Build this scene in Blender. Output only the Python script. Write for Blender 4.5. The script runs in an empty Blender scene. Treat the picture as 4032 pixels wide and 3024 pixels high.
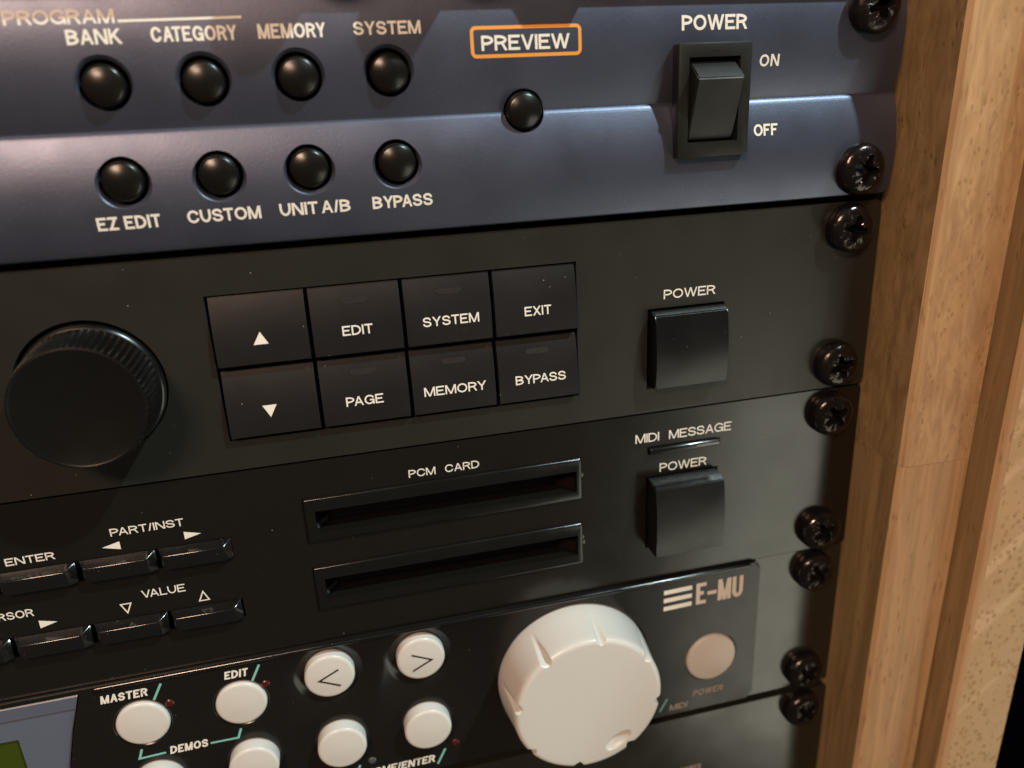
import bpy, bmesh, math, random
from mathutils import Matrix, Vector
random.seed(7)
S = 0.001                      # all builders take millimetres
sc = bpy.context.scene
COL = sc.collection

# ------------------------------------------------------------ camera
cd = bpy.data.cameras.new('camera'); cam = bpy.data.objects.new('camera', cd); COL.objects.link(cam)
R0 = (0.9701438, -0.2378648, -0.0473428)
R1 = (-0.1230319, -0.3144490, -0.9412677)
R2 = (0.2090076, 0.9189897, -0.3343257)
Mx = Matrix(((R0[0], -R1[0], -R2[0], -0.1214274), (R0[1], -R1[1], -R2[1], -0.1510724), (R0[2], -R1[2], -R2[2], 0.0216871), (0, 0, 0, 1)))
cam.matrix_world = Mx
cd.sensor_fit = 'HORIZONTAL'; cd.sensor_width = 36.0; cd.lens = 3029.4 / 4032 * 36
cd.clip_start = 0.01; cd.clip_end = 20
cd.dof.use_dof = True; cd.dof.focus_distance = 0.160; cd.dof.aperture_fstop = 11.5
sc.camera = cam

# ------------------------------------------------------------ world and lamps
w = bpy.data.worlds.new('World'); sc.world = w; w.use_nodes = True
bg = w.node_tree.nodes['Background']; bg.inputs['Color'].default_value = (1.0, 0.87, 0.74, 1); bg.inputs['Strength'].default_value = 0.06
sc.view_settings.view_transform = 'Standard'; sc.view_settings.look = 'None'
sc.view_settings.exposure = 0; sc.view_settings.gamma = 1

def lamp(kind, name, loc, target, power, color, size):
    d = bpy.data.lights.new(name, kind); o = bpy.data.objects.new(name, d); COL.objects.link(o)
    o.location = loc
    o.rotation_euler = (Vector(target) - Vector(loc)).to_track_quat('-Z', 'Y').to_euler()
    d.energy = power; d.color = color
    if kind == 'AREA':
        d.shape = 'RECTANGLE'; d.size, d.size_y = size
    else:
        d.shadow_soft_size = size
    return o
TG = (-0.08, 0, -0.04)
def away(dx, dy, dz, r):
    v = Vector((dx, dy, dz)).normalized() * r
    return (TG[0] + v.x, TG[1] + v.y, TG[2] + v.z)
lamp('POINT', 'ceiling_lamp', away(1.15, -1.0, 1.9, 1.5), TG, 84.0, (0.76, 0.96, 0.98), 0.02)
lamp('AREA', 'warm_lamp', away(-0.60, -1.0, 0.85, 1.0), TG, 7.6, (1.0, 0.66, 0.46), (0.30, 0.14))
lamp('AREA', 'desk_glow', (0.66, -0.70, -0.665), (-0.03, 0, -0.09), 3.0, (1.0, 0.98, 0.78), (0.62, 0.66))

# ------------------------------------------------------------ materials
def mat(name, color, rough=0.5, metal=0.0, coat=0.0, coat_rough=0.1, spec=0.5, bump=None, speck=None, mottled=None, rough_var=0.0, sub=0.0, brushed=None):
    m = bpy.data.materials.new(name); m.use_nodes = True
    nt = m.node_tree; N = nt.nodes; L = nt.links; b = N['Principled BSDF']
    b.inputs['Base Color'].default_value = (*color, 1); b.inputs['Roughness'].default_value = rough
    b.inputs['Metallic'].default_value = metal; b.inputs['Coat Weight'].default_value = coat
    b.inputs['Coat Roughness'].default_value = coat_rough; b.inputs['Specular IOR Level'].default_value = spec
    if sub:
        b.inputs['Subsurface Weight'].default_value = sub; b.inputs['Subsurface Radius'].default_value = (0.003, 0.0022, 0.0015)
        b.inputs['Subsurface Scale'].default_value = 0.6
    tc = N.new('ShaderNodeTexCoord'); geo = N.new('ShaderNodeNewGeometry')
    P = geo.outputs['Position']
    def noise(scale, detail=3, sx=1, sy=1, sz=1):
        mp = N.new('ShaderNodeMapping'); mp.inputs['Scale'].default_value = (sx, sy, sz); L.new(P, mp.inputs['Vector'])
        n = N.new('ShaderNodeTexNoise'); n.inputs['Scale'].default_value = scale; n.inputs['Detail'].default_value = detail
        L.new(mp.outputs[0], n.inputs['Vector']); return n.outputs['Fac']
    def ramp(f, a, bb):
        r = N.new('ShaderNodeMapRange'); L.new(f, r.inputs[0]); r.inputs[1].default_value = a; r.inputs[2].default_value = bb; return r.outputs[0]
    def mix(f, c1, c2):
        x = N.new('ShaderNodeMix'); x.data_type = 'RGBA'; L.new(f, x.inputs[0])
        for i, c in ((6, c1), (7, c2)):
            if hasattr(c, 'links'): L.new(c, x.inputs[i])
            else: x.inputs[i].default_value = (*c, 1)
        return x.outputs[2]
    cur = color
    if mottled:
        cur = mix(ramp(noise(mottled[0], 4), 0.35, 0.65), color, mottled[1])
    if speck:      # tiny pale dust specks
        v = N.new('ShaderNodeTexVoronoi'); v.inputs['Scale'].default_value = speck[0]; v.inputs['Randomness'].default_value = 1; L.new(P, v.inputs['Vector'])
        a = ramp(v.outputs['Distance'], speck[1], speck[1] * 0.5)
        q = ramp(noise(60, 2), 0.44, 0.58)
        mu = N.new('ShaderNodeMath'); mu.operation = 'MULTIPLY'; L.new(a, mu.inputs[0]); L.new(q, mu.inputs[1])
        cur = mix(mu.outputs[0], cur, speck[2])
    if hasattr(cur, 'links'): L.new(cur, b.inputs['Base Color'])
    if rough_var:
        r = N.new('ShaderNodeMapRange'); L.new(noise(90, 5), r.inputs[0]); r.inputs[1].default_value = .3; r.inputs[2].default_value = .7
        r.inputs[3].default_value = max(0.02, rough - rough_var); r.inputs[4].default_value = rough + rough_var; L.new(r.outputs[0], b.inputs['Roughness'])
    if bump:
        f = noise(bump[0], 2)
        if brushed: f = noise(bump[0], 2, *brushed)
        bn = N.new('ShaderNodeBump'); bn.inputs['Strength'].default_value = bump[1]; bn.inputs['Distance'].default_value = bump[2] * S
        L.new(f, bn.inputs['Height']); L.new(bn.outputs[0], b.inputs['Normal'])
    return m

M_blue = mat('blue_metallic_paint', (0.110, 0.123, 0.174), 0.42, 0.80, bump=(1800, 0.65, 0.022), speck=(1500, 0.16, (0.20, 0.22, 0.30)), rough_var=0.04)
M_blk2 = mat('black_satin_panel', (0.018, 0.0178, 0.0140), 0.36, 0.0, bump=(3500, 0.35, 0.012), speck=(420, 0.045, (0.5, 0.48, 0.42)), rough_var=0.05)
M_blk3 = mat('black_brushed_panel', (0.0085, 0.0075, 0.006), 0.21, 0.0, spec=0.6, bump=(2200, 0.35, 0.010), brushed=(0.05, 1, 1), speck=(380, 0.04, (0.4, 0.38, 0.33)), rough_var=0.03)
M_blk4 = mat('black_moulded_plastic', (0.010, 0.009, 0.008), 0.22, 0.0, spec=0.35, bump=(2600, 0.08, 0.006), speck=(420, 0.04, (0.4, 0.38, 0.33)), rough_var=0.05)
M_steel = mat('grey_black_steel', (0.018, 0.018, 0.013), 0.20, 0.0, spec=0.6, bump=(2600, 0.35, 0.012), speck=(420, 0.03, (0.01, 0.01, 0.01)), rough_var=0.05)
M_key = mat('black_key_plastic', (0.010, 0.009, 0.009), 0.40, bump=(3000, 0.2, 0.010), speck=(400, 0.05, (0.35, 0.33, 0.30)), rough_var=0.04)
M_gloss = mat('glossy_black_plastic', (0.006, 0.006, 0.006), 0.15, spec=0.9, bump=(1200, 0.05, 0.002), speck=(600, 0.06, (0.25, 0.25, 0.22)), rough_var=0.05)
M_pow = mat('satin_black_button', (0.006, 0.006, 0.006), 0.27, bump=(1800, 0.15, 0.008), speck=(500, 0.06, (0.25, 0.25, 0.22)), rough_var=0.06)
M_grey = mat('dark_grey_switch_plastic', (0.010, 0.010, 0.008), 0.46, spec=0.35, bump=(3000, 0.4, 0.02), rough_var=0.06)
M_dome = mat('soft_black_button', (0.007, 0.006, 0.0045), 0.28, spec=0.42, bump=(3000, 0.25, 0.01), rough_var=0.04)
M_knob = mat('black_knob_plastic', (0.004, 0.0038, 0.003), 0.26, spec=0.75, bump=(3000, 0.3, 0.01), rough_var=0.05)
M_void = mat('dark_inside', (0.004, 0.004, 0.004), 0.6)
M_white = mat('white_plastic', (0.62, 0.605, 0.565), 0.33, sub=0.15, bump=(1500, 0.12, 0.01), rough_var=0.05)
M_scuff = mat('grey_scuff', (0.10, 0.098, 0.08), 0.7, bump=(900, 1.0, 0.1))
M_cap = mat('shade_pink_cap', (0.54, 0.48, 0.43), 0.35, bump=(1500, 0.12, 0.01))  # pinkish tone puts the ceiling lamp's shadow into the cap colour
M_ink = mat('white_ink', (0.82, 0.79, 0.71), 0.6)
M_inkw = mat('shade_pink_ink', (0.66, 0.56, 0.48), 0.6)  # logo white with the lamp shadow mixed in as pink
M_inkd = mat('shade_dim_ink', (0.36, 0.30, 0.26), 0.6)  # darker pink ink, shade of the lower right painted into its colour
M_orange = mat('orange_ink', (0.80, 0.33, 0.055), 0.6)
M_teal = mat('teal_ink', (0.20, 0.52, 0.44), 0.6)
M_mark = mat('black_ink', (0.012, 0.010, 0.009), 0.5)
M_red = mat('unlit_red_lens', (0.07, 0.009, 0.006), 0.3)
M_clear = mat('unlit_grey_lens', (0.07, 0.075, 0.07), 0.3)
M_smoke = mat('smoked_indicator', (0.030, 0.026, 0.025), 0.35)
M_lens = mat('blue_grey_display_bezel', (0.105, 0.125, 0.175), 0.28, spec=0.6, bump=(2500, 0.3, 0.01), rough_var=0.04)
M_lcd = mat('green_display_glass', (0.040, 0.060, 0.004), 0.15)
M_brass = mat('copper_contact', (0.007, 0.0035, 0.0025), 0.6, 0.0, spec=0.2)
M_slot = mat('slot_lip_plastic', (0.007, 0.007, 0.006), 0.18, bump=(1500, 0.2, 0.01), rough_var=0.05)
M_wall = mat('dark_background', (0.002, 0.002, 0.004), 1.0, spec=0.0)

def zinc():
    m = mat('black_zinc_screw', (0.045, 0.038, 0.036), 0.20, 0.85, rough_var=0.10)
    nt = m.node_tree; N = nt.nodes; L = nt.links; b = N['Principled BSDF']
    g = N.new('ShaderNodeNewGeometry')
    n = N.new('ShaderNodeTexNoise'); n.inputs['Scale'].default_value = 900; n.inputs['Detail'].default_value = 4; L.new(g.outputs['Position'], n.inputs['Vector'])
    bn = N.new('ShaderNodeBump'); bn.inputs['Strength'].default_value = 0.8; bn.inputs['Distance'].default_value = 0.09 * S
    L.new(n.outputs['Fac'], bn.inputs['Height']); L.new(bn.outputs[0], b.inputs['Normal'])
    v = N.new('ShaderNodeTexNoise'); v.inputs['Scale'].default_value = 700; v.inputs['Detail'].default_value = 6; v.inputs['Distortion'].default_value = 1.5; L.new(g.outputs['Position'], v.inputs['Vector'])
    r = N.new('ShaderNodeMapRange'); L.new(v.outputs['Fac'], r.inputs[0]); r.inputs[1].default_value = 0.64; r.inputs[2].default_value = 0.70
    x = N.new('ShaderNodeMix'); x.data_type = 'RGBA'; L.new(r.outputs[0], x.inputs[0]); x.inputs[6].default_value = (0.045, 0.038, 0.036, 1); x.inputs[7].default_value = (0.22, 0.20, 0.17, 1)
    L.new(x.outputs[2], b.inputs['Base Color'])
    return m
M_zinc = zinc()

def wood(name, face, blotch=False):
    """face: 'edge' long grain with short pores, 'end' pored end grain with saw marks, 'side' darker long grain"""
    m = bpy.data.materials.new(name); m.use_nodes = True
    nt = m.node_tree; N = nt.nodes; L = nt.links; b = N['Principled BSDF']
    b.inputs['Roughness'].default_value = 0.5; b.inputs['Specular IOR Level'].default_value = 0.35
    g = N.new('ShaderNodeTexCoord')
    def noise(scale, detail, sx, sy, sz, dist=0.0):
        mp = N.new('ShaderNodeMapping'); mp.inputs['Scale'].default_value = (sx, sy, sz); L.new(g.outputs['Object'], mp.inputs['Vector'])
        n = N.new('ShaderNodeTexNoise'); n.inputs['Scale'].default_value = scale; n.inputs['Detail'].default_value = detail; n.inputs['Distortion'].default_value = dist
        L.new(mp.outputs[0], n.inputs['Vector']); return n.outputs['Fac']
    def rng(f, a, c, lo=0., hi=1.):
        r = N.new('ShaderNodeMapRange'); L.new(f, r.inputs[0]); r.inputs[1].default_value = a; r.inputs[2].default_value = c; r.inputs[3].default_value = lo; r.inputs[4].default_value = hi; return r.outputs[0]
    def mixc(f, c1, c2, blend='MIX'):
        x = N.new('ShaderNodeMix'); x.data_type = 'RGBA'; x.blend_type = blend; L.new(f, x.inputs[0])
        for i, c in ((6, c1), (7, c2)):
            if hasattr(c, 'links'): L.new(c, x.inputs[i])
            else: x.inputs[i].default_value = (*c, 1)
        return x.outputs[2]
    def dots(scale, sx, sz, d1, d0, thr):
        mp = N.new('ShaderNodeMapping'); mp.inputs['Scale'].default_value = (sx, sx, sz); L.new(g.outputs['Object'], mp.inputs['Vector'])
        nn = N.new('ShaderNodeTexNoise'); nn.inputs['Scale'].default_value = 500; L.new(mp.outputs[0], nn.inputs['Vector'])
        ad = N.new('ShaderNodeMix'); ad.data_type = 'RGBA'; ad.blend_type = 'LINEAR_LIGHT'; ad.inputs[0].default_value = 0.0008; L.new(mp.outputs[0], ad.inputs[6]); L.new(nn.outputs['Color'], ad.inputs[7])
        v = N.new('ShaderNodeTexVoronoi'); v.inputs['Scale'].default_value = scale; L.new(ad.outputs[2], v.inputs['Vector'])
        a = rng(v.outputs['Distance'], d1, d0); q = rng(noise(140, 3, 1, 1, .6), thr - .06, thr + .06)
        mu = N.new('ShaderNodeMath'); mu.operation = 'MULTIPLY'; L.new(a, mu.inputs[0]); L.new(q, mu.inputs[1]); return mu.outputs[0]
    if face == 'end':
        base = mixc(rng(noise(45, 4, 1, 1, 1), .3, .7), (0.62, 0.45, 0.245), (0.53, 0.37, 0.19))
        streak = noise(170, 3, 1.0, 1, 1.0)
        # saw marks: diagonal pale strokes
        mp = N.new('ShaderNodeMapping'); mp.inputs['Rotation'].default_value = (0, math.radians(42), 0); L.new(g.outputs['Object'], mp.inputs['Vector'])
        mp2 = N.new('ShaderNodeMapping'); mp2.inputs['Scale'].default_value = (0.06, 1, .8); L.new(mp.outputs[0], mp2.inputs['Vector'])
        n = N.new('ShaderNodeTexNoise'); n.inputs['Scale'].default_value = 210; n.inputs['Detail'].default_value = 1; L.new(mp2.outputs[0], n.inputs['Vector'])
        marks = rng(n.outputs['Fac'], .54, .66)
        c = mixc(marks, base, (0.70, 0.53, 0.32))
        pm = dots(560, 1, .85, .42, .10, .40)
        c = mixc(pm, c, (0.44, 0.30, 0.15))
        pm2 = dots(640, 1, .9, .20, .10, .52); c = mixc(pm2, c, (0.30, 0.18, 0.09))
        h = rng(pm, 0, 1, 1, 0); hd = 0.25
    else:
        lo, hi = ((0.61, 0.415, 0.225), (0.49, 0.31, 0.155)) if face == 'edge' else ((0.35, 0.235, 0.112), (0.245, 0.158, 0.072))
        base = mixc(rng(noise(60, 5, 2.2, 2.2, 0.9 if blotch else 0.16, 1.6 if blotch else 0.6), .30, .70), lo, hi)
        fine = noise(420, 4, 1.2, 1.2, 0.30 if blotch else 0.06, 0.8)
        c = mixc(rng(fine, .42, .72), base, tuple(v * .82 for v in hi))
        pm = dots(480, 1.6, 0.8 if blotch else 0.36, .34, .10, .47 if face == 'edge' else .56)
        c = mixc(pm, c, tuple(v * (.76 if face == 'edge' else .80) for v in hi))
        h = rng(pm, 0, 1, 1, 0); hd = 0.12
    L.new(c, b.inputs['Base Color'])
    bn = N.new('ShaderNodeBump'); bn.inputs['Strength'].default_value = 0.7; bn.inputs['Distance'].default_value = hd * S
    L.new(h, bn.inputs['Height']); L.new(bn.outputs[0], b.inputs['Normal'])
    return m
W_edge = wood('wood_long_grain_edge', 'edge'); W_end = wood('wood_end_grain', 'end'); W_side = wood('wood_planed_side', 'side'); W_blotch = wood('wood_figured_edge', 'edge', True); W_side2 = wood('wood_figured_side', 'side', True)

# ------------------------------------------------------------ object helpers
def tag(o, label=None, cat=None, group=None, kind=None):
    if label: o['label'] = label
    if cat: o['category'] = cat
    if group: o['group'] = group
    if kind: o['kind'] = kind
    return o
def empty(name, loc):
    o = bpy.data.objects.new(name, None); COL.objects.link(o); o.location = Vector(loc) * S; o.empty_display_size = 0.01; return o
def abs_loc(o):
    v = Vector(o.location)
    while o.parent: o = o.parent; v += Vector(o.location)
    return v / S
def link(name, me, m, parent=None, loc=(0, 0, 0)):
    """me is in world millimetres minus loc; loc is a world position in mm"""
    o = bpy.data.objects.new(name, me); COL.objects.link(o)
    if m and not me.materials: me.materials.append(m)
    if parent:
        o.parent = parent; o.location = (Vector(loc) - abs_loc(parent)) * S
    else: o.location = Vector(loc) * S
    return o
def finish(bm, name, smooth=True, ang=32, recalc=True):
    if recalc: bmesh.ops.recalc_face_normals(bm, faces=bm.faces)
    bmesh.ops.scale(bm, vec=(S, S, S), verts=bm.verts)
    me = bpy.data.meshes.new(name); bm.to_mesh(me); bm.free()
    if smooth:
        for p in me.polygons: p.use_smooth = True
        me.set_sharp_from_angle(angle=math.radians(ang))
    return me
def bm_box(bm, x0, x1, y0, y1, z0, z1, bev=0, seg=2, only_front=False):
    r = bmesh.ops.create_cube(bm, size=1)['verts']
    for v in r:
        v.co = Vector((x0 + (v.co.x + .5) * (x1 - x0), y0 + (v.co.y + .5) * (y1 - y0), z0 + (v.co.z + .5) * (z1 - z0)))
    if bev:
        es = set(e for v in r for e in v.link_edges)
        if only_front: es = {e for e in es if all(v.co.y < y0 + 1e-6 for v in e.verts)}
        bmesh.ops.bevel(bm, geom=list(es), offset=bev, segments=seg, profile=.5, affect='EDGES')
def bm_lathe(bm, prof, n=48, cx=0, cz=0, y0=0, rf=None):
    """prof: list of (radius, protrusion towards the viewer); closed with caps where r>0 ends"""
    rings = []
    for k, (r, h) in enumerate(prof):
        if r < 1e-6:
            rings.append([bm.verts.new((cx, y0 - h, cz))]); continue
        ring = []
        for i in range(n):
            a = 2 * math.pi * i / n
            rr = rf(a, k, r) if rf else r
            ring.append(bm.verts.new((cx + rr * math.cos(a), y0 - h, cz + rr * math.sin(a))))
        rings.append(ring)
    for a, b in zip(rings, rings[1:]):
        if len(a) == 1 and len(b) == 1: continue
        for i in range(n):
            j = (i + 1) % n
            if len(a) == 1: bm.faces.new((a[0], b[j], b[i]))
            elif len(b) == 1: bm.faces.new((a[i], a[j], b[0]))
            else: bm.faces.new((a[i], a[j], b[j], b[i]))
    for e in (rings[0], rings[-1]):
        if len(e) > 1: bm.faces.new(e)
def bm_prism(bm, pts, y0, y1, axis='y'):
    """pts polygon (x,z) extruded along y; or (y,z) extruded along x"""
    f = (lambda p, t: (p[0], t, p[1])) if axis == 'y' else (lambda p, t: (t, p[0], p[1]))
    a = [bm.verts.new(f(p, y0)) for p in pts]; b = [bm.verts.new(f(p, y1)) for p in pts]
    bm.faces.new(a); bm.faces.new(b[::-1])
    for i in range(len(pts)):
        j = (i + 1) % len(pts); bm.faces.new((a[i], b[i], b[j], a[j]))
def boolean(bm, cut, op='DIFFERENCE'):
    """bm minus cut, both bmesh in mm -> new bmesh in mm"""
    for b in (bm, cut): bmesh.ops.recalc_face_normals(b, faces=b.faces)
    ma = bpy.data.meshes.new('a'); bm.to_mesh(ma); bm.free()
    mb = bpy.data.meshes.new('b'); cut.to_mesh(mb); cut.free()
    oa = bpy.data.objects.new('a', ma); ob = bpy.data.objects.new('b', mb); COL.objects.link(oa); COL.objects.link(ob)
    md = oa.modifiers.new('m', 'BOOLEAN'); md.operation = op; md.object = ob; md.solver = 'EXACT'
    dg = bpy.context.evaluated_depsgraph_get(); dg.update()
    res = bmesh.new(); res.from_mesh(oa.evaluated_get(dg).to_mesh())
    bpy.data.objects.remove(oa); bpy.data.objects.remove(ob)
    return res
def box_part(name, m, parent, x0, x1, y0, y1, z0, z1, bev=0, seg=2, only_front=False):
    bm = bmesh.new(); c = ((x0 + x1) / 2, (y0 + y1) / 2, (z0 + z1) / 2)
    bm_box(bm, x0 - c[0], x1 - c[0], y0 - c[1], y1 - c[1], z0 - c[2], z1 - c[2], bev, seg, only_front)
    return link(name, finish(bm, name), m, parent, c)
def rrect(x0, x1, z0, z1, r, n=6):
    pts = []
    for cx, cz, a in ((x1 - r, z1 - r, 0), (x0 + r, z1 - r, 90), (x0 + r, z0 + r, 180), (x1 - r, z0 + r, 270)):
        for i in range(n + 1):
            t = math.radians(a + 90 * i / n); pts.append((cx + r * math.cos(t), cz + r * math.sin(t)))
    return pts

# ------------------------------------------------------------ lettering: stroke letters built as thin raised ink
c = 'c'
GL = {
 'A': (.98, [[(0, 0), (.5, 1)], [(.5, 1), (1, 0)], [(.2, .31), (.8, .31)]]),
 'B': (.92, [[(0, .52), (0, 1), (.93, 1, c), (.93, .52, c), (0, .52)], [(0, .52), (1, .52, c), (1, 0, c), (0, 0), (0, .52)]]),
 'C': (1.0, [[(.98, .68), (.98, 1, c), (0, 1, c), (0, 0, c), (.98, 0, c), (.98, .32)]]),
 'D': (.98, [[(0, .5), (0, 1), (1, 1, c), (1, 0, c), (0, 0), (0, .5)]]),
 'E': (.86, [[(1, 1), (0, 1), (0, 0), (1, 0)], [(0, .52), (.93, .52)]]),
 'F': (.80, [[(1, 1), (0, 1), (0, 0)], [(0, .50), (.9, .50)]]),
 'G': (1.04, [[(.98, .70), (.98, 1, c), (0, 1, c), (0, 0, c), (1, 0, c), (1, .46)], [(.55, .46), (1.0, .46)], [(1, .46), (1, -.08)]]),
 'H': (.95, [[(0, 0), (0, 1)], [(1, 0), (1, 1)], [(0, .52), (1, .52)]]),
 'I': (.24, [[(.5, 0), (.5, 1)]]),
 'K': (.95, [[(0, 0), (0, 1)], [(.92, 1), (.02, .36)], [(.36, .60), (1, 0)]]),
 'L': (.76, [[(0, 1), (0, 0), (1, 0)]]),
 'M': (1.14, [[(0, 0), (0, 1)], [(1, 0), (1, 1)], [(0.03, 1), (.5, 0)], [(.5, 0), (.97, 1)]]),
 'N': (.97, [[(0, 0), (0, 1)], [(0.04, 1), (.96, 0)], [(1, 0), (1, 1)]]),
 'O': (1.08, [[(.5, 1), (0, 1, c), (0, 0, c), (1, 0, c), (1, 1, c), (.5, 1)]]),
 'P': (.88, [[(0, 0), (0, 1), (1, 1, c), (1, .45, c), (0, .45)]]),
 'R': (.93, [[(0, 0), (0, 1), (.95, 1, c), (.95, .48, c), (0, .48)], [(.62, .48), (1, 0)]]),
 'S': (.92, [[(.95, .70), (.95, 1, c), (.03, 1, c), (.03, .54, c), (1, .48, c), (1, 0, c), (0, 0, c), (0, .30)]]),
 'T': (.84, [[(0, 1), (1, 1)], [(.5, 0), (.5, 1)]]),
 'U': (.94, [[(0, 1), (0, 0, c), (1, 0, c), (1, 1)]]),
 'V': (.95, [[(0, 1), (.5, 0)], [(.5, 0), (1, 1)]]),
 'W': (1.42, [[(0, 1), (.26, 0)], [(.26, 0), (.5, 1)], [(.5, 1), (.74, 0)], [(.74, 0), (1, 1)]]),
 'X': (.93, [[(0, 0), (1, 1)], [(0, 1), (1, 0)]]),
 'Y': (.95, [[(0, 1), (.5, .42)], [(.5, .42), (1, 1)], [(.5, .50), (.5, 0)]]),
 'Z': (.88, [[(0, 1), (1, 1)], [(.97, 1), (.03, 0)], [(0, 0), (1, 0)]]),
 '/': (.42, [[(0, 0), (1, 1)]]),
 '-': (.80, [[(0, .45), (1, .45)]]),
 '_': (.95, []),
 '.': (.2, [[(.5, 0), (.5, .04)]]),
 ' ': (.34, []),
}
def bm_diag(bm, p, q, T, H, y, shear):
    dx, dz = q[0] - p[0], q[1] - p[1]; hw = T / 2 * math.hypot(dx, dz) / abs(dz)
    def ext(a):
        z = 0 if a[1] < T * .51 else (H if a[1] > H - T * .51 else a[1])
        return a[0] + (z - a[1]) * dx / dz * .0, z
    v = []
    for a, sg in ((ext(p), -1), (ext(p), 1), (ext(q), 1), (ext(q), -1)):
        v.append(bm.verts.new((a[0] + sg * hw * .92 + shear * a[1], y, a[1])))
    if dz > 0: v = v[::-1]
    bm.faces.new(v)
def round_path(pts, w, h):
    P = [(p[0] * w, p[1] * h, len(p) > 2) for p in pts]; out = []
    for i, (x, y, f) in enumerate(P):
        if not f: out.append((x, y)); continue
        px, py, pf = P[i - 1]; nx, ny, nf = P[i + 1]
        def pt(qx, qy, qf):
            d = math.hypot(qx - x, qy - y)
            lim = min(d * (.5 if qf else 1.0), .62 * h, max(.75 * w, .2 * h))
            return (x + (qx - x) * lim / d, y + (qy - y) * lim / d)
        a = pt(px, py, pf); b = pt(nx, ny, nf)
        for k in range(8):
            t = k / 7 * math.pi / 2; s1, s2 = 1 - math.sin(t), 1 - math.cos(t)
            out.append((x + (a[0] - x) * s1 + (b[0] - x) * s2, y + (a[1] - y) * s1 + (b[1] - y) * s2))
    res = [out[0]]
    for q in out[1:]:
        if math.hypot(q[0] - res[-1][0], q[1] - res[-1][1]) > 1e-4: res.append(q)
    return res
def ribbon(bm, pts, t, y, shear=0.0, closed=False, clip=None):
    n = len(pts); L_, R_ = [], []
    for i in range(n):
        x, z = pts[i]
        if closed: a, b = pts[i - 1], pts[(i + 1) % n]
        else: a, b = pts[max(i - 1, 0)], pts[min(i + 1, n - 1)]
        d1 = (x - a[0], z - a[1]); d2 = (b[0] - x, b[1] - z)
        l1, l2 = math.hypot(*d1), math.hypot(*d2)
        if l1 < 1e-9: d1, l1 = d2, l2
        if l2 < 1e-9: d2, l2 = d1, l1
        n1 = (-d1[1] / l1, d1[0] / l1); n2 = (-d2[1] / l2, d2[0] / l2)
        m = (n1[0] + n2[0], n1[1] + n2[1]); lm = math.hypot(*m)
        if lm < 1e-6: m, lm = n1, 1
        m = (m[0] / lm, m[1] / lm); k = 1 / max(.30, m[0] * n1[0] + m[1] * n1[1])
        o = t / 2 * k
        L_.append((x + m[0] * o, z + m[1] * o)); R_.append((x - m[0] * o, z - m[1] * o))
    if clip: L_, R_ = [[(p[0], min(max(p[1], clip[0]), clip[1])) for p in q] for q in (L_, R_)]
    va = [bm.verts.new((p[0] + shear * p[1], y, p[1])) for p in L_]; vb = [bm.verts.new((p[0] + shear * p[1], y, p[1])) for p in R_]
    for i in range(n if closed else n - 1):
        j = (i + 1) % n
        bm.faces.new((va[i], vb[i], vb[j], va[j]))
def lettering(text, x0, z0, width, H, y, T, m, parent, shear=0.0, gap=None, name='lettering'):
    bm = bmesh.new(); ws = [GL[ch][0] for ch in text]; gap = T * 1.0 if gap is None else gap
    fixed = sum(T for ch in text if ch in 'I'); var = sum(wi for wi, ch in zip(ws, text) if ch != 'I')
    KERN = {'VA': .20, 'PA': .14, 'AT': .14, 'AV': .2, 'AY': .16, 'YP': .08, 'RY': .06, 'AS': .05, 'T ': .1, ' A': .1}
    kern = [KERN.get(text[i:i + 2], 0) * H for i in range(len(text))]
    k = (width - fixed - gap * (len(text) - 1) + sum(kern)) / var
    x = 0.0; q = 0
    for ch, wi, kn in zip(text, ws, kern):
        cw = T if ch == 'I' else wi * k
        for path in GL[ch][1]:
            pts = round_path(path, max(cw - T, 1e-3), H - T)
            pts = [(T / 2 + a, T / 2 + b) for a, b in pts]
            for e, nb in ((0, 1), (-1, -2)):      # run straight ends out to the edge of the letter box
                if len(pts) < 2: break
                (ex, ez), (qx, qz) = pts[e], pts[nb]; raw = path[e]
                if abs(ex - qx) < 1e-4 and raw[1] in (0, 1): pts[e] = (ex, H * raw[1])
                elif abs(ez - qz) < 1e-4 and raw[0] in (0, 1) and ch not in 'DOBPR': pts[e] = (cw * raw[0], ez)
            pts = [(x + a, b) for a, b in pts]
            if len(pts) == 2 and abs(pts[0][0] - pts[1][0]) > 1e-3 and abs(pts[0][1] - pts[1][1]) > 1e-3: bm_diag(bm, pts[0], pts[1], T, H, -0.004 * (q % 6), shear)
            else:
                if len(pts) == 2 and abs(pts[0][0] - pts[1][0]) < 1e-3: pts = [(px, 0 if pz < T * .51 else (H if pz > H - T * .51 else pz)) for px, pz in pts]
                ribbon(bm, pts, T, -0.004 * (q % 6), shear, clip=(0, H))
            q += 1
        x += cw + gap - kn
    me = finish(bm, name, smooth=False, recalc=False)
    for_y = y - 0.03
    return link(name, me, m, parent, (x0, for_y, z0))
def mark(paths, t, y, m, parent, name='printed_mark', closed=False, fill=False):
    bm = bmesh.new(); cx = sum(p[0] for p in paths[0]) / len(paths[0]); cz = sum(p[1] for p in paths[0]) / len(paths[0])
    for q, pts in enumerate(paths):
        pts = [(a - cx, b - cz) for a, b in pts]
        if fill: bm.faces.new([bm.verts.new((a, -0.004 * q, b)) for a, b in pts])
        else: ribbon(bm, pts, t, -0.004 * q, 0, closed)
    return link(name, finish(bm, name, smooth=False, recalc=False), m, parent, (cx, y - 0.03, cz))

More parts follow.
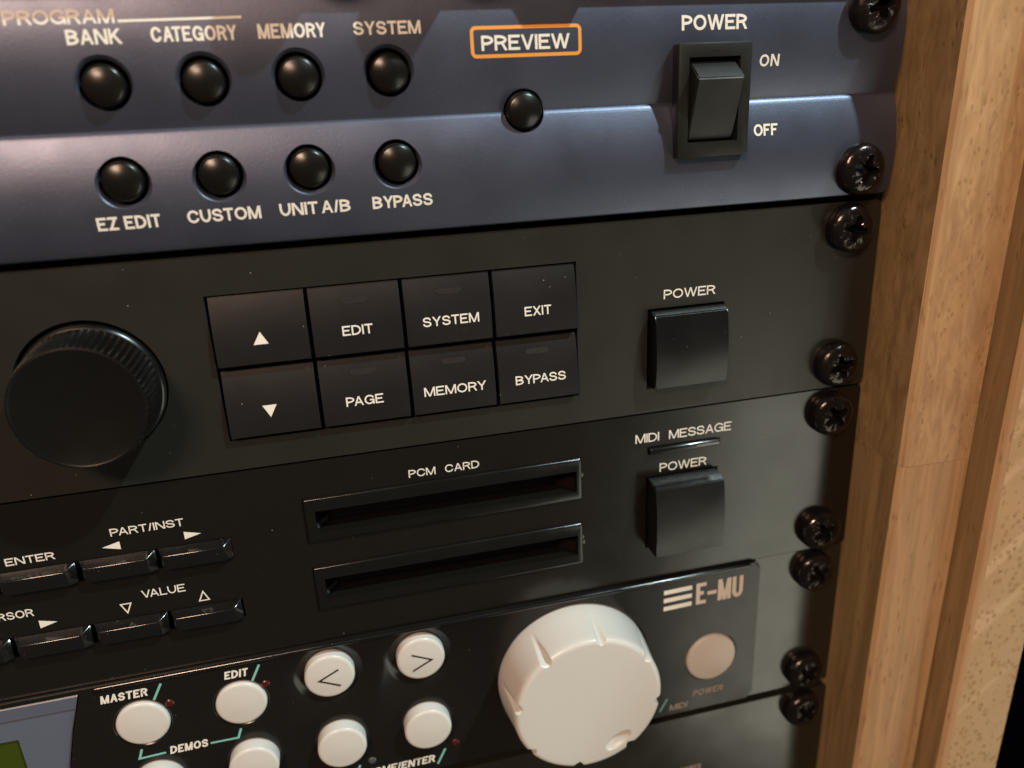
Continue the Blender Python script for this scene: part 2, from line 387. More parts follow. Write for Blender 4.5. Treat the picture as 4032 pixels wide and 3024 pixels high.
def panel_profile_u1():
    up = [(-1.3 + 0.0125 * (z - 33) ** 2, z) for z in [43.3 - 21.55 * i / 36 for i in range(37)]]
    lo = [(-2.3 + 0.0152 * (z - 9.5) ** 2, z) for z in [20.9 - 19.5 * i / 36 for i in range(37)]]
    P = [(3, 43.7), (.5, 43.7), (.15, 43.6)] + up + [(.3, 21.62), (.15, 21.55), (-.12, 21.25)] + lo + [(-1.1, .95), (-.8, .72), (-.4, .65), (3, .65)]
    return P
PU1 = panel_profile_u1()
def u1_y(z):
    return (-1.3 + 0.0125 * (z - 33) ** 2) if z > 21.6 else (-2.3 + 0.0152 * (z - 9.5) ** 2)

def drape(o):
    """push a flat part's vertices onto the curved front of the blue unit"""
    wz = abs_loc(o).z; wy = abs_loc(o).y
    me = o.data
    if o.get('draped'): return
    for v in me.vertices:
        v.co.y += (u1_y(wz + v.co.z / S) - u1_y(wz)) * S
    return o

# ============================================================ UNIT 1: blue unit
XL = -250
u1 = tag(empty('rack_unit', (XL + 125, 0, 0.5)), 'dark blue metallic rack unit with round domed buttons, PREVIEW button and rocker power switch', 'rack unit', 'rack units bolted one above another')
bm = bmesh.new(); bm_prism(bm, PU1, XL, -0.3, 'x')
# rounded right-hand corners of the ear
cut = bmesh.new()
for sgn, zc in ((1, 43.7), (-1, .65)):
    r = 2.0; pts = [(.5, zc + sgn)] + [(-0.3 - r + r * math.cos(a), zc - sgn * r + sgn * r * math.sin(a)) for a in [i * math.pi / 16 for i in range(9)]]
    pts = [(.5, zc + sgn), (.5, zc - sgn * r)] + pts[1:] + [(-0.3 - r, zc + sgn)]
    bm_prism(cut, pts, -6, 6)
B1 = [(-154.5, 28.9), (-138.65, 28.95), (-122.9, 29.1), (-107.1, 29.2), (-154.5, 13.4), (-138.7, 13.5), (-123.1, 13.7), (-107.2, 13.7)]
for x, z in B1:
    s = u1_y(z)
    bm_lathe(cut, [(4.1, -7), (4.1, -s - 0.45), (4.85, -s + 0.3), (4.85, 8)], 48, x, z)
bm_lathe(cut, [(4.8, -.9), (4.95, .5), (5.0, 8)], 48, -82.2, 21.4, 0)
bm_lathe(cut, [(3.95, -7), (3.95, 3)], 40, -82.1, 21.6, 0)
bm_box(cut, -51.2, -37.2, -8, 8, 12.2, 31.2)
bm = boolean(bm, cut)
link('front_panel', finish(bm, 'u1_panel', ang=25), M_blue, u1, (0, 0, 0))
box_part('chassis', M_void, u1, XL, -20, 4, 60, 1.5, 43)
# domed push button
def dome_mesh(r, h, name):
    b = bmesh.new(); prof = [(r, -4), (r, h - 1.55)]; q = 1.0
    for i in range(1, 9):
        a = i / 9 * math.pi / 2 * .92; prof.append((r - q + q * math.cos(a), h - 1.55 + q * math.sin(a)))
    r1, h1 = prof[-1]
    for i in range(1, 7): prof.append((r1 * (1 - i / 6), h1 + (h - h1) * (1 - (1 - i / 6) ** 2)))
    bm_lathe(b, prof, 48); return finish(b, name, ang=50)
dm = dome_mesh(3.42, 2.45, 'dome'); dm.materials.append(M_dome)
for x, z in B1 + [(-82.3, 21.6)]:
    link('push_button', dm, None, u1, (x, u1_y(z) + 1.0 if z != 21.6 else -.2, z))
# lettering on the blue unit
for t, x, z, wd, H, T in [('PROGRAM', -167.45, 38.30, 16.50, 2.18, 0.40), ('BANK', -158.74, 35.16, 8.40, 2.33, 0.43), ('CATEGORY', -145.79, 35.26, 13.66, 2.33, 0.43),
    ('MEMORY', -128.69, 35.31, 11.33, 2.33, 0.43), ('SYSTEM', -112.60, 35.46, 11.84, 2.18, 0.40), ('PREVIEW', -89.9, 32.22, 16.9, 2.58, 0.48), ('POWER', -50.36, 34.65, 13.86, 2.73, 0.51),
    ('ON', -33.25, 27.67, 4.35, 2.23, 0.41), ('OFF', -34.10, 14.40, 5.40, 2.30, 0.43), ('EZ EDIT', -160.10, 5.25, 10.40, 2.30, 0.43), ('CUSTOM', -145.20, 5.45, 12.60, 2.25, 0.42),
    ('UNIT A/B', -129.30, 5.50, 12.70, 2.25, 0.42), ('BYPASS', -112.50, 5.55, 11.30, 2.25, 0.42), ('.', -168.86, 38.30, 0.51, 2.18, 0.40)]:
    o = lettering(t, x, z, wd, H, u1_y(z) - .01, T, M_ink, u1, gap=T * (.45 if len(t) > 2 else .9)); drape(o)
o = mark([[(-150.5, 38.6), (-145, 38.65), (-140, 38.7), (-131.0, 38.8)]], .40, u1_y(38.4) - .01, M_ink, u1, 'printed_line'); drape(o)
o = mark([rrect(-91.6, -71.0, 31.3, 36.1, .75)], .62, u1_y(33.5) - .01, M_orange, u1, 'printed_frame', closed=True); drape(o)
# rocker switch
sw = link('power_switch', None or (lambda: (lambda b: finish(boolean(b, (lambda q: (bm_box(q, -49.9, -39.1, -6, 6, 14.0, 29.7), q)[1])(bmesh.new())), 'sw'))((lambda q: (bm_box(q, -52.1, -36.6, -4.1, -1.0, 11.1, 32.3, .35, 2), q)[1])(bmesh.new())))(), M_grey, u1, (0, 0, 0))
b = bmesh.new(); bm_prism(b, [(-2.9, 14.4), (-7.0, 25.8), (-6.7, 26.3), (-2.4, 29.3), (1, 29.2), (1, 14.4)], -49.4, -39.6, 'x')
bmesh.ops.bevel(b, geom=list(b.edges), offset=.25, segments=2, affect='EDGES')
link('rocker', finish(b, 'rocker'), M_grey, sw, (0, 0, 0))
box_part('switch_well', M_void, sw, -50.0, -39.0, -1.2, 3.9, 13.8, 29.8)
mark([[(-45.2, 30.95), (-43.6, 30.95)]], .2, -4.12, M_void, sw, 'moulded_mark')
mark([[(-44.4 + .55 * math.cos(a), 12.6 + .55 * math.sin(a)) for a in [i * math.pi / 8 for i in range(16)]]], .16, -4.12, M_void, sw, 'moulded_mark', closed=True)

# ============================================================ UNIT 2: black unit with keypad
u2 = tag(empty('rack_unit', (XL + 125, 0, -22)), 'satin black rack unit with large ribbed jog wheel, eight-key pad and square power button', 'rack unit', 'rack units bolted one above another')
bm = bmesh.new(); bm_prism(bm, rrect(XL, -0.3, -44.25, -0.75, 1.4), 0, 3)
bmesh.ops.bevel(bm, geom=[e for e in bm.edges if all(abs(v.co.y) < 1e-6 for v in e.verts)], offset=.25, segments=2, affect='EDGES')
cut = bmesh.new()
bm_box(cut, -145.4, -72.2, -3, 6, -37.9, -8.3)
bm_box(cut, -56.2, -37.9, -3, 6, -38.6, -20.2)
bm_lathe(cut, [(13.3, -6), (13.3, 3)], 64, -167.8, -23.8)
link('front_panel', finish(boolean(bm, cut), 'u2_panel'), M_blk2, u2, (0, 0, 0))
box_part('chassis', M_void, u2, XL, -20, 3.2, 60, -43.5, -1.5)
# keys
def key_mesh(w, h):
    """wedge-faced key: lower edge stands a little further out, face slightly hollow"""
    b = bmesh.new(); n = 10; pts = []
    for i in range(n + 1):
        t = i / n; z = h / 2 - t * h; pts.append((-(1.3 - 1.7 * (1 - t) ** 2.4), z))
    pts = [(3, h / 2)] + pts + [(3, -h / 2)]
    bm_prism(b, pts, -w / 2, w / 2, 'x')
    es = [e for e in b.edges if (abs(e.verts[0].co.x) > w / 2 - 1e-4 and abs(e.verts[0].co.x - e.verts[1].co.x) < 1e-4 and e.verts[0].co.y < 1 and e.verts[1].co.y < 1)]
    es += [e for e in b.edges if abs(e.verts[0].co.x - e.verts[1].co.x) > 1 and abs(abs(e.verts[0].co.z) - h / 2) < 1e-4 and e.verts[0].co.y < .6]
    bmesh.ops.bevel(b, geom=es, offset=.14, segments=2, affect='EDGES', clamp_overlap=True)
    return finish(b, 'key', ang=30)
km = key_mesh(17.45, 13.6); km.materials.append(M_key)
KX = [-136.1, -117.85, -99.6, -81.35]; KZ = [-15.45, -30.25]
def key_y(dz): t = (13.6 / 2 - dz) / 13.6; return -(1.3 - 1.7 * max(0, 1 - t) ** 2.4)
KT = {(1, 0): ('EDIT', -120.9, 5.9), (2, 0): ('SYSTEM', -105.0, 11.5), (3, 0): ('EXIT', -83.9, 5.7), (1, 1): ('PAGE', -121.9, 7.5), (2, 1): ('MEMORY', -106.0, 13.1), (3, 1): ('BYPASS', -86.5, 11.1)}
def follow(o, zc):
    wz = abs_loc(o).z
    for v in o.data.vertices: v.co.y += (key_y(wz + v.co.z / S - zc) - key_y(wz - zc)) * S
for j in range(2):
    for i in range(4):
        k = link('key', km, None, u2, (KX[i], 0, KZ[j]))
        if (i, j) in KT:
            t, x, wd = KT[(i, j)]; z = (-18.45, -33.25)[j]
            o = lettering(t, x, z, wd, 1.95, key_y(z - KZ[j]) - .01, .31, M_ink, k, gap=.22); follow(o, KZ[j])
        elif j == 0: o = mark([[(-136.3, -15.85), (-137.75, -18.3), (-134.95, -18.3)]], 0, key_y(-1.5) - .08, M_ink, k, fill=True); follow(o, KZ[j])
        else: o = mark([[(-138.05, -30.8), (-136.7, -33.3), (-135.3, -30.8)]], 0, key_y(-1.5) - .08, M_ink, k, fill=True); follow(o, KZ[j])
        if i > 0 and (i, j) != (3, 0):
            x = (-117.9, -99.3, -81.4)[i - 1]; z = (-11.7, -26.4)[j]
            b = bmesh.new(); bm_prism(b, rrect(-2.55, 2.55, -.55, .55, .5), -.22, .4)
            bmesh.ops.bevel(b, geom=[e for e in b.edges if all(v.co.y < -.2 for v in e.verts)], offset=.12, segments=2, affect='EDGES')
            link('indicator', finish(b, 'ind'), M_smoke, k, (x, key_y(z - KZ[j]) + .06, z))
lettering('POWER', -52.5, -18.3, 12.2, 2.05, -.01, .31, M_ink, u2, gap=.22)
# square power button with hollow front
def square_button(parent, x0, x1, z0, z1, d, topd):
    b = bmesh.new(); n = 12; pts = []; h = z1 - z0
    for i in range(n + 1):
        t = i / n; pts.append((-(d + 1.1 * (math.sin(math.pi * (t * .8 + .0)) )), z1 - topd - t * (h - topd)))
    pts = [(3, z1), (-d * .45, z1)] + pts + [(3, z0)]
    bm_prism(b, pts, x0, x1, 'x')
    es = [e for e in b.edges if (abs(e.verts[0].co.x - e.verts[1].co.x) < 1e-4 and max(v.co.y for v in e.verts) < 1)]
    es += [e for e in b.edges if abs(e.verts[0].co.x - e.verts[1].co.x) > 1 and abs(e.verts[0].co.z - (z1 - topd)) < 1e-4]
    bmesh.ops.bevel(b, geom=es, offset=.22, segments=2, affect='EDGES')
    return link('power_button', finish(b, 'pb', ang=30), M_pow, parent, (0, 0, 0))
square_button(u2, -55.4, -38.4, -37.6, -20.75, 2.5, .55)
# jog wheel
def knurl(a, k, r):
    if 5 <= k <= 7: return r - .62 * abs((a * 64 / (2 * math.pi)) % 1 - .5) * 2
    return r
b = bmesh.new(); bm_lathe(b, [(12.75, -3), (12.75, .9), (12.55, 1.25), (12.0, 1.5), (12.3, 1.8), (12.2, 3.4), (11.9, 7.0), (11.6, 10.0), (11.3, 10.4), (10.9, 10.5), (10.6, 10.35), (0, 10.35)], 64 * 10, 0, 0, 0, knurl)
link('jog_wheel', finish(b, 'jog', ang=40), M_knob, u2, (-167.6, 0, -24.0))

# ============================================================ UNIT 3: black unit with card slots
u3 = tag(empty('rack_unit', (XL + 125, 0, -67)), 'glossy black rack unit with two PCM card slots, low bar buttons and MIDI MESSAGE light', 'rack unit', 'rack units bolted one above another')
bm = bmesh.new(); bm_prism(bm, rrect(XL, -0.3, -88.6, -44.75, .8), 0.25, 3.2)
bmesh.ops.bevel(bm, geom=[e for e in bm.edges if all(abs(v.co.y - .25) < 1e-6 for v in e.verts)], offset=.2, segments=2, affect='EDGES')
cut = bmesh.new()
SL = [(-133.5, -71.8, -63.5, -53.0), (-133.5, -71.8, -80.6, -69.6)]
for x0, x1, z0, z1 in SL: bm_box(cut, x0, x1, -3, 6, z0, z1)
bm_box(cut, -56.0, -37.6, -3, 6, -79.7, -60.6)
bm_box(cut, -55.6, -37.4, -3, 6, -54.95, -53.15)
RX = [-193.1, -177.9, -163.1]
for z0, z1 in ((-63.9, -59.2), (-78.9, -74.2)):
    bm_box(cut, -240, -148.7, -3, 6, z0, z1)
link('front_panel', finish(boolean(bm, cut), 'u3_panel'), M_blk3, u3, (0, 0, 0))
box_part('chassis', M_void, u3, XL, -20, 6.2, 60, -88, -45.5)
for x0, x1, z0, z1 in SL:
    zi1, zi0 = z1 - 3.1, z1 - 8.3
    bm = bmesh.new(); bm_box(bm, x0 + .08, x1 - .08, -.35, 5, z0 + .08, z1 - .08, .5, 4)
    cut = bmesh.new(); bm_box(cut, x0 + 2.3, x1 - 1.4, -3, 9, zi0, zi1)
    # rolled top lip: shallow cove above the slot
    bm_prism(cut, [(-1, zi1 + 2.35), (.75, zi1 + 2.2), (1.0, zi1 + 1.6), (1.1, zi0 - 1.4), (.4, zi0 - 1.9), (-1, zi0 - 2.0)], x0 + .9, x1 - .5, 'x')
    sl = link('card_slot', finish(boolean(bm, cut), 'slot'), M_slot, u3, (0, 0, 0))
    box_part('slot_floor', M_gloss, sl, x0 + 2.35, x1 - 1.45, 5.05, 25, zi0 - .7, zi0 - .05)
    b = bmesh.new(); bm_prism(b, [(x1 - 1.45, 5.0), (x1 - 4.8, 5.0), (x1 - 1.45, 1.3)], zi0 + .1, zi0 + 2.6)
    for v in b.verts: v.co = Vector((v.co.x, v.co.z, v.co.y))
    link('slot_guide', finish(b, 'guide', smooth=False), M_brass, sl, (0, 0, 0))
    b = bmesh.new(); bm_prism(b, [(x0 + 2.35, 5.0), (x0 + 4.6, 5.0), (x0 + 2.35, 1.6)], zi0 + .1, zi0 + 1.4)
    for v in b.verts: v.co = Vector((v.co.x, v.co.z, v.co.y))
    link('slot_guide', finish(b, 'guide', smooth=False), M_clear, sl, (0, 0, 0))
square_button(u3, -55.5, -38.3, -79.3, -61.0, 4.4, .9)
# message indicator: clear bar in a slot
b = bmesh.new(); bm_box(b, -55.4, -37.6, -.75, 2.5, -54.8, -53.25, .5, 5)
ind = link('indicator', finish(b, 'msg'), M_gloss, u3, (0, 0, 0))
box_part('indicator_lens', M_smoke, ind, -49.0, -43.7, -.80, 1, -54.5, -53.95, .1)
# bar buttons
def bar_mesh():
    b = bmesh.new(); r = .38
    prof = [(3, 2.25), (-.1, 2.25)]
    for k in range(9):      # rounded ridge along the top front edge
        a = k / 8 * math.pi / 2; prof.append((-2.15 + r - r * math.sin(a), 1.55 - r + r * math.cos(a)))
    prof += [(-2.08, .3), (-1.85, -.8), (-1.8, -1.6), (-1.72, -1.9), (-1.5, -2.05), (-.1, -2.25), (3, -2.25)]
    rows = []
    for x, q in ((-7.1, 0), (-6.1, .92), (-5.8, 1), (5.4, 1), (5.8, .94), (7.1, 0)):
        rows.append([b.verts.new((x, y if y > -.2 else -.1 + (y + .1) * q, z if y > -.2 else z * q + (2.2 if z > 0 else -2.2) * (1 - q))) for y, z in prof])
    n = len(prof)
    for u, v in zip(rows, rows[1:]):
        for i in range(n):
            m = (i + 1) % n; b.faces.new((u[i], u[m], v[m], v[i]))
    b.faces.new(rows[0]); b.faces.new(rows[-1])
    bmesh.ops.remove_doubles(b, verts=b.verts, dist=1e-4)
    return finish(b, 'bar', ang=34)
bmh = bar_mesh(); bmh.materials.append(M_gloss)
for z, xs in ((-61.55, (-200.7, -185.8, -170.75, -155.9)), (-76.55, (-201.1, -186.1, -171.1, -156.2))):
    for x in xs: link('bar_button', bmh, None, u3, (x, .2, z))
for t, x, z, wd, H in [('PCM_CARD', -110.8, -51.75, 15.5, 1.8), ('MIDI_MESSAGE', -58.7, -51.7, 24.1, 2.2), ('POWER', -52.6, -59.8, 12.0, 2.2), ('ENTER', -190.7, -57.9, 8.9, 1.65),
    ('PART/INST', -171.0, -54.9, 13.9, 1.7), ('VALUE', -168.0, -70.1, 8.5, 1.8), ('CURSOR', -198.3, -69.9, 9.9, 1.75)]:
    lettering(t, x, z, wd, H, .24, .31 if H > 2 else .26, M_ink, u3, gap=.20)
for tri in ([(-173.1, -57.1), (-169.7, -56.2), (-169.7, -58.0)], [(-157.5, -56.3), (-154.2, -57.2), (-157.5, -58.05)], [(-187.95, -71.2), (-184.6, -72.1), (-187.95, -73.05)]):
    mark([tri], 0, .22, M_ink, u3, fill=True)
for tri in ([(-172.4, -70.75), (-170.4, -70.75), (-171.4, -72.9)], [(-156.25, -70.9), (-157.25, -73.05), (-155.3, -73.05)]):
    mark([tri], .26, .23, M_ink, u3, closed=True)

for x, z in ((-71.6, -57.6), (-71.7, -73.6), (-71.5, -75.0)):
    r_ = random.Random(x * z); pts = [(x + (.15 + .25 * r_.random()) * math.cos(t), z + (.3 + .4 * r_.random()) * math.sin(t)) for t in [k * math.pi / 5 for k in range(10)]]
    mark([pts], 0, .27, M_scuff, u3, 'scuff_mark', fill=True)

# ============================================================ UNIT 4: black plastic unit with white controls
u4 = tag(empty('rack_unit', (XL + 125, 0, -111)), 'black plastic rack unit with big white fluted knob, round white buttons and green display', 'rack unit', 'rack units bolted one above another')
bm = bmesh.new(); bm_prism(bm, rrect(XL, -0.3, -132.7, -89.25, .8), 1.0, 3.2)
link('back_plate', finish(bm, 'u4_ear'), M_steel, u4, (0, 0, 0))
bm = bmesh.new(); bm_prism(bm, rrect(XL, -24.9, -131.4, -88.95, 1.6), -0.8, 1.0)
bmesh.ops.bevel(bm, geom=[e for e in bm.edges if all(v.co.y < -.79 for v in e.verts)], offset=.6, segments=5, affect='EDGES')
cut = bmesh.new()
bm_prism(cut, [(-246, -90.1), (-184.1, -89.8), (-187.2, -99), (-189.7, -108), (-191.0, -115), (-190.5, -123), (-188.5, -129.5), (-246, -129.5)], -4, 3.0)
W = [(-173.5, -100.3, 5.5, 1.7), (-152.9, -100.2, 5.5, 1.7), (-133.2, -97.3, 5.6, 2.1), (-112.4, -97.4, 5.6, 2.1), (-152.5, -116.5, 5.5, 3.9), (-132.7, -116.5, 5.6, 3.9), (-112.5, -116.6, 5.6, 3.9), (-173.0, -117.0, 5.5, 3.5)]
for x, z, r, h in W:
    if r == 5.6 and z > -100: bm_lathe(cut, [(5.7, -3), (5.7, -.6), (7.4, .35), (8.3, .9), (8.3, 6)], 56, x, z)
    else: bm_lathe(cut, [(r + .25, -3), (r + .25, .5), (r + .7, .9), (r + .7, 6)], 48, x, z)
bm_lathe(cut, [(7.3, -3), (7.3, 6)], 48, -37.6, -115.2)
bm_lathe(cut, [(19.9, -3), (19.9, 6)], 96, -75.0, -111.0)
bm_box(cut, -25.4, -24, -4, 3, -118.4, -117.6)
bm = boolean(bm, cut)
link('front_panel', finish(bm, 'u4_panel'), M_blk4, u4, (0, 0, 0))
box_part('chassis', M_void, u4, XL, -20, 3.4, 60, -132, -90)
wm = {}
for x, z, r, h in W:
    b = bmesh.new(); prof = [(r, -2), (r, h - .95)]
    for i in range(1, 7):
        a = i / 6 * math.pi / 2; prof.append((r - .9 * (1 - math.cos(a)), h - .95 + .6 * math.sin(a)))
    prof += [(r * .6, h - .18), (r * .3, h - .05), (0, h)]
    bm_lathe(b, prof, 56)
    o = link('round_button', finish(b, 'wb', ang=50), M_white, u4, (x, -.1, z))
    if r == 5.6 and z > -100:
        s = -1 if x < -120 else 1
        mark([[(x - s * 2.1, z + 1.9), (x + s * 2.4, z - .3), (x - s * 2.1, z - 2.5)]], .42, -.1 - h + .03, M_mark, o)
# E-MU power button
b = bmesh.new(); prof = [(6.95, -2), (6.95, .6)] + [(6.95 - 1.0 * (1 - math.cos(a)), .6 + .6 * math.sin(a)) for a in [i * math.pi / 12 for i in range(1, 7)]] + [(4, 1.5), (2, 1.65), (0, 1.7)]
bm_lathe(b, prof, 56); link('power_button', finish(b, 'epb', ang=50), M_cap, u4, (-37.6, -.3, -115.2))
# big fluted knob
NT = [math.radians(80 + 45 * i) for i in range(8)]
def flute(a, k, r):
    t = KP[k][2]
    d = min(abs((a - q + math.pi) % (2 * math.pi) - math.pi) for q in NT)
    wd = math.radians(.9 + 3.3 * t)
    return r - 1.3 * t * max(0, 1 - (d / wd) ** 1.6) if d < wd else r
KP = [(19.35, -2, 0), (19.35, .8, 0), (19.2, 2.5, 0), (19.0, 4.0, .05), (18.75, 6, .3), (18.5, 8, .55), (18.3, 10, .8), (18.2, 11.4, 1), (18.05, 11.8, 1), (17.8, 12.1, 1), (17.4, 12.3, .9), (16.9, 12.32, .35), (14, 12.32, 0), (8, 12.32, 0), (0, 12.32, 0)]
b = bmesh.new(); bm_lathe(b, [(r, h) for r, h, t in KP], 720, 0, 0, 0, flute)
cut = bmesh.new(); bmesh.ops.create_uvsphere(cut, u_segments=48, v_segments=24, radius=1)
for v in cut.verts:
    x, y, z = v.co.x * 3.9, v.co.y * 1.7, v.co.z * 2.0
    a = math.radians(33); v.co = Vector((x * math.cos(a) - z * math.sin(a) + 7.0, y - 12.75, x * math.sin(a) + z * math.cos(a) - 12.3))
link('control_knob', finish(boolean(b, cut), 'bigknob', ang=38), M_white, u4, (-75.0, -.5, -111.0))
# small LED lenses
for x, z, m in ((-167.4, -96.0, M_red), (-147.2, -95.9, M_red), (-126.5, -123.9, M_clear), (-106.1, -124.0, M_red)):
    b = bmesh.new(); bm_lathe(b, [(.95, -1), (.95, .05), (.7, .25), (0, .32)], 24); link('indicator', finish(b, 'led'), m, u4, (x, -.8, z - .55))
# display bezel
b = bmesh.new(); bm_box(b, -181.5, -27.5, -1.25, -.1, -90.1, -88.95, .55, 6)
link('top_highlight_strip', finish(b, 'highlight_strip'), M_gloss, u4, (0, 0, 0))  # strip added so the panel's top edge shows a bright highlight line
bm = bmesh.new(); bm_prism(bm, [(-.3, -90.2), (-.6, -90.5), (-.25, -93.7), (.1, -93.9), (.1, -129.3), (2, -129.3), (2, -90.2)], -245, -184, 'x')
keep = bmesh.new(); bm_prism(keep, [(-246, -90.25), (-184.5, -89.95), (-187.6, -99), (-190.1, -108), (-191.4, -115), (-190.9, -123), (-188.9, -129.4), (-246, -129.4)], -6, 1.5)
bm = boolean(bm, keep, 'INTERSECT')
cut = bmesh.new(); bm_prism(cut, [(-244, -99.0), (-198.2, -99.0), (-198.2, -124), (-244, -124)], -4, .9)
bz = link('display_bezel', finish(boolean(bm, cut), 'bezel'), M_lens, u4, (0, 0, 0))
box_part('display', M_lcd, bz, -243.8, -198.35, .65, .88, -123.8, -99.15)
# lettering
for t, x, z, wd, H in [('MASTER', -180.68, -93.44, 9.4, 2.05), ('EDIT', -155.46, -93.29, 4.9, 2.05), ('DEMOS', -169.73, -110.11, 8.0, 2.1), ('HOME/ENTER', -128.43, -129.10, 16.8, 2.2)]:
    lettering(t, x, z, wd, H, -.81, .42, M_ink, u4, shear=.16, gap=.2)
for t, x, z, wd, H in [('MIDI', -49.06, -130.01, 5.0, 1.9), ('POWER', -42.43, -126.99, 8.6, 1.9)]:
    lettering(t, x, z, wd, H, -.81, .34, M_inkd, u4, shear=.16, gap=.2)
for pts in ([(-168.22, -91.03), (-170.33, -94.94)], [(-147.82, -91.03), (-149.83, -94.94)], [(-175.15, -107.20), (-176.05, -109.61), (-170.53, -109.41)], [(-161.08, -109.41), (-155.06, -109.51), (-154.15, -107.10)],
            [(-108.74, -125.79), (-110.95, -130.01)], [(-49.67, -125.99), (-51.78, -129.61)], [(-129.44, -125.08), (-131.35, -129.10)]):
    mark([pts], .5, -.8, M_teal, u4, 'printed_line')
bars = []
for i in range(3):
    z1 = -92.1 - i * 2.35; bars.append([(-51.3, z1 - .15), (-43.7, z1), (-43.7, z1 - 1.25), (-51.3, z1 - 1.4)])
mark(bars, 0, -.82, M_ink, u4, 'logo_bars', fill=True)
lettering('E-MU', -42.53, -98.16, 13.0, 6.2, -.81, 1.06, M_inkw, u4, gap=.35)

# ============================================================ UNIT 5: blank-faced unit at the bottom
u5 = tag(empty('rack_unit', (XL + 125, 0, -156)), 'plain dark grey rack unit at the bottom below the unit with the white knob', 'rack unit', 'rack units bolted one above another')
bm = bmesh.new(); bm_prism(bm, rrect(XL, -0.3, -177.3, -134.6, 1.2), 0.4, 3.2)
bmesh.ops.bevel(bm, geom=[e for e in bm.edges if all(abs(v.co.y - .4) < 1e-6 for v in e.verts)], offset=.2, segments=2, affect='EDGES')
link('front_panel', finish(bm, 'u5_panel'), M_steel, u5, (0, 0, 0))
box_part('chassis', M_void, u5, XL, -20, 3.4, 60, -177, -135)
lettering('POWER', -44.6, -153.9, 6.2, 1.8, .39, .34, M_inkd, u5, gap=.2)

# ============================================================ unit above the frame (its knobs throw the shadows on the blue unit)
u0 = tag(empty('rack_unit', (XL + 125, 0, 66)), 'rack unit at the very top, just above the blue unit', 'rack unit', 'rack units bolted one above another')
box_part('front_panel', M_blk2, u0, XL, -.3, -4.3, 3, 45.0, 88.3, .3)
KN = []
b = bmesh.new(); bm_lathe(b, [(6.2, -1), (6.2, 1), (5.6, 7.0), (5.2, 7.5), (0, 7.5)], 40); kk = finish(b, 'k0'); kk.materials.append(M_knob)
for x in (-118.5, -94.5): link('knob', kk, None, u0, (x, -4.3, 53.6))
b = bmesh.new(); bm_prism(b, [(-6.6, 3), (6.6, 3), (4.4, -3), (-4.4, -3)], -2.2, .5); k1 = finish(b, 'k1'); k1.materials.append(M_knob)
link('latch', k1, None, u0, (-71.5, -4.3, 48.2))

# ============================================================ screws
def screw_mesh(seed):
    rnd = random.Random(seed)
    b = bmesh.new(); prof = [(5.4, 0), (5.5, .5), (5.48, 1.4), (5.3, 2.2), (5.0, 2.75), (4.6, 3.1), (4.15, 3.32), (3.7, 3.45), (3.25, 3.52), (2.7, 3.6), (2.0, 3.65), (1.2, 3.68), (0, 3.7)]
    bm_lathe(b, prof, 64)
    cut = bmesh.new()
    ang = (.35, 1.35, 1.3, .30, .55, .45, .5, .8, .75)[seed]
    # pozidriv recess: star outline tapering inward
    pts0, pts1 = [], []
    for k in range(4):
        a = ang + k * math.pi / 2
        for rr, off in ((1.35, -math.pi / 4), (3.05, -.22), (3.25, 0), (3.05, .22)):
            pts0.append((rr * math.cos(a + off), rr * math.sin(a + off))); f = .6 if rr > 2 else .75
            pts1.append((rr * f * math.cos(a + off), rr * f * math.sin(a + off)))
    A = [cut.verts.new((x * 1.05, -4.4, z * 1.05)) for x, z in pts0]; B = [cut.verts.new((x, -.5, z)) for x, z in pts1]
    cut.faces.new(A); cut.faces.new(B[::-1])
    for i in range(16): cut.faces.new((A[i], B[i], B[(i + 1) % 16], A[(i + 1) % 16]))
    r = boolean(b, cut)
    for v in r.verts:      # burrs round the recess from the driver
        d = math.hypot(v.co.x, v.co.z)
        if 1.0 < d < 4.4 and v.co.y < -3.0:
            q = 1 if d < 3.6 else .5
            v.co += Vector((rnd.uniform(-.12, .12), rnd.uniform(-.22, .10), rnd.uniform(-.12, .12))) * q
    return finish(r, 'screw', ang=30)
def washer_mesh():
    b = bmesh.new(); bm_lathe(b, [(2.9, 0), (6.0, 0), (6.0, .5), (5.6, .8), (2.9, .8)], 48); return finish(b, 'washer')
lab = [(38.1, -1.0, 'black rack screw at the very top, cut by the picture edge'),
       (6.35, -1.5, 'black rack screw in the bottom right corner of the blue unit'),
       (-6.35, 0, 'black rack screw directly below the blue unit, top corner of the keypad unit'),
       (-38.1, 0, 'black rack screw in the bottom right corner of the keypad unit'),
       (-50.8, .25, 'black rack screw in the top right corner of the card slot unit'),
       (-82.55, .25, 'black rack screw in the bottom right corner of the card slot unit'),
       (-95.25, 1.0, 'black rack screw in the top right ear of the unit with the white knob'),
       (-127.0, 1.0, 'black rack screw in the bottom right ear of the unit with the white knob'),
       (-139.7, .4, 'lowest black rack screw, in the plain bottom unit')]
for i, (z, y, l) in enumerate(lab):
    o = link('rack_screw', screw_mesh(i), M_zinc, None, (-8.75, y + .15, z))
    tag(o, l, 'screw', 'rack screws down the right side')

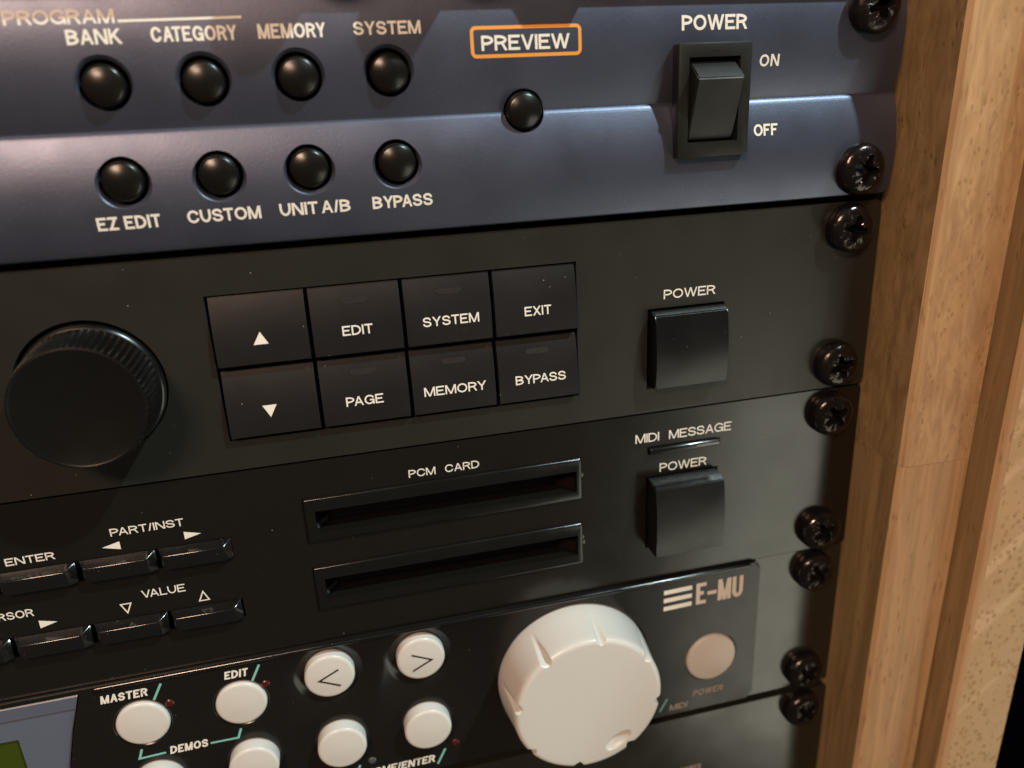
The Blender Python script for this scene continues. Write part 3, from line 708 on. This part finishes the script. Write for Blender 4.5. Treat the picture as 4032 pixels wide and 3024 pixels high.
# ============================================================ wooden cabinet
cab = tag(empty('rack_cabinet', (20, 0, -60)), 'pale wooden rack cabinet side with two stepped boards beside the units', 'cabinet')
def board(name, x0, x1, H, top, bot, bevel, front, side, org, label=None):
    b = bmesh.new()
    pts = [(x0, 60), (x0, -H + bevel * .75), (x0 + bevel * .35, -H + bevel * .25), (x0 + bevel, -H), (x1 - .6, -H), (x1, -H + .6), (x1, 60)]
    z0, z1 = bot, top; nz = 24; rows = []
    for k in range(nz + 1):
        z = z0 + (z1 - z0) * k / nz
        rows.append([b.verts.new((x + .22 * math.sin(z * .021 + x0), y + .15 * math.sin(z * .033 + 1 + x0), z)) for x, y in pts])
    n = len(pts)
    for r0_, r1_ in zip(rows, rows[1:]):
        for i in range(n):
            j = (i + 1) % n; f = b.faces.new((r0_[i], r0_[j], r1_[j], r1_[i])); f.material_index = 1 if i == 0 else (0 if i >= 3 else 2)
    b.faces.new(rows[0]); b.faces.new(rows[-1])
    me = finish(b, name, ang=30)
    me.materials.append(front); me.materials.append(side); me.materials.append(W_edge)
    me.transform(Matrix.Translation(Vector(org) * -S)); o = link(name, me, None, cab, org)
    if label: o['label'] = label
    return o
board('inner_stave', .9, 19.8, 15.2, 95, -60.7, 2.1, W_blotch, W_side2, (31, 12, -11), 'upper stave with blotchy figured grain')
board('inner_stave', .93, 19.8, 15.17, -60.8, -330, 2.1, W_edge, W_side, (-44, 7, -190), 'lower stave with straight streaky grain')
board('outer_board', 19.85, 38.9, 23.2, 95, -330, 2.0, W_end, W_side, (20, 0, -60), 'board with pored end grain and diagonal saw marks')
cab.rotation_euler = (0, math.radians(1.0), 0)
# dark room behind
b = bmesh.new(); bm_box(b, -1500, 1500, 700, 720, -1500, 1500)
tag(link('background_wall', finish(b, 'wall', smooth=False), M_wall, None, (0, 0, 0)), 'dark wall far behind the cabinet', kind='structure')

# unseen board added at the upper right, outside the picture: it shades the lower right corner from the ceiling lamp
sh = tag(empty('lamp_blocker', (330, -310, 500)), 'dark tilted board added up to the right, outside the picture, to block the ceiling lamp', 'blocker')
L0 = Vector((630, -618, 1133)); P1 = Vector((6, 0, 12)); P2 = Vector((-49, 0, -98))
Q1 = P1.lerp(L0, .5); Q2 = P2.lerp(L0, .5); e_ = (Q2 - Q1).normalized(); n_ = Vector((-e_.z, 0, e_.x))
A_ = Q1 - e_ * 60; B_ = Q2 + e_ * 140
pl = [(v.x - 330, v.z - 500) for v in (A_, B_, B_ + n_ * 180, A_ + n_ * 180)]
b = bmesh.new(); bm_prism(b, pl, -3, 9); link('board', finish(b, 'blocker', smooth=False), M_blk2, sh, (330, -310, 500))
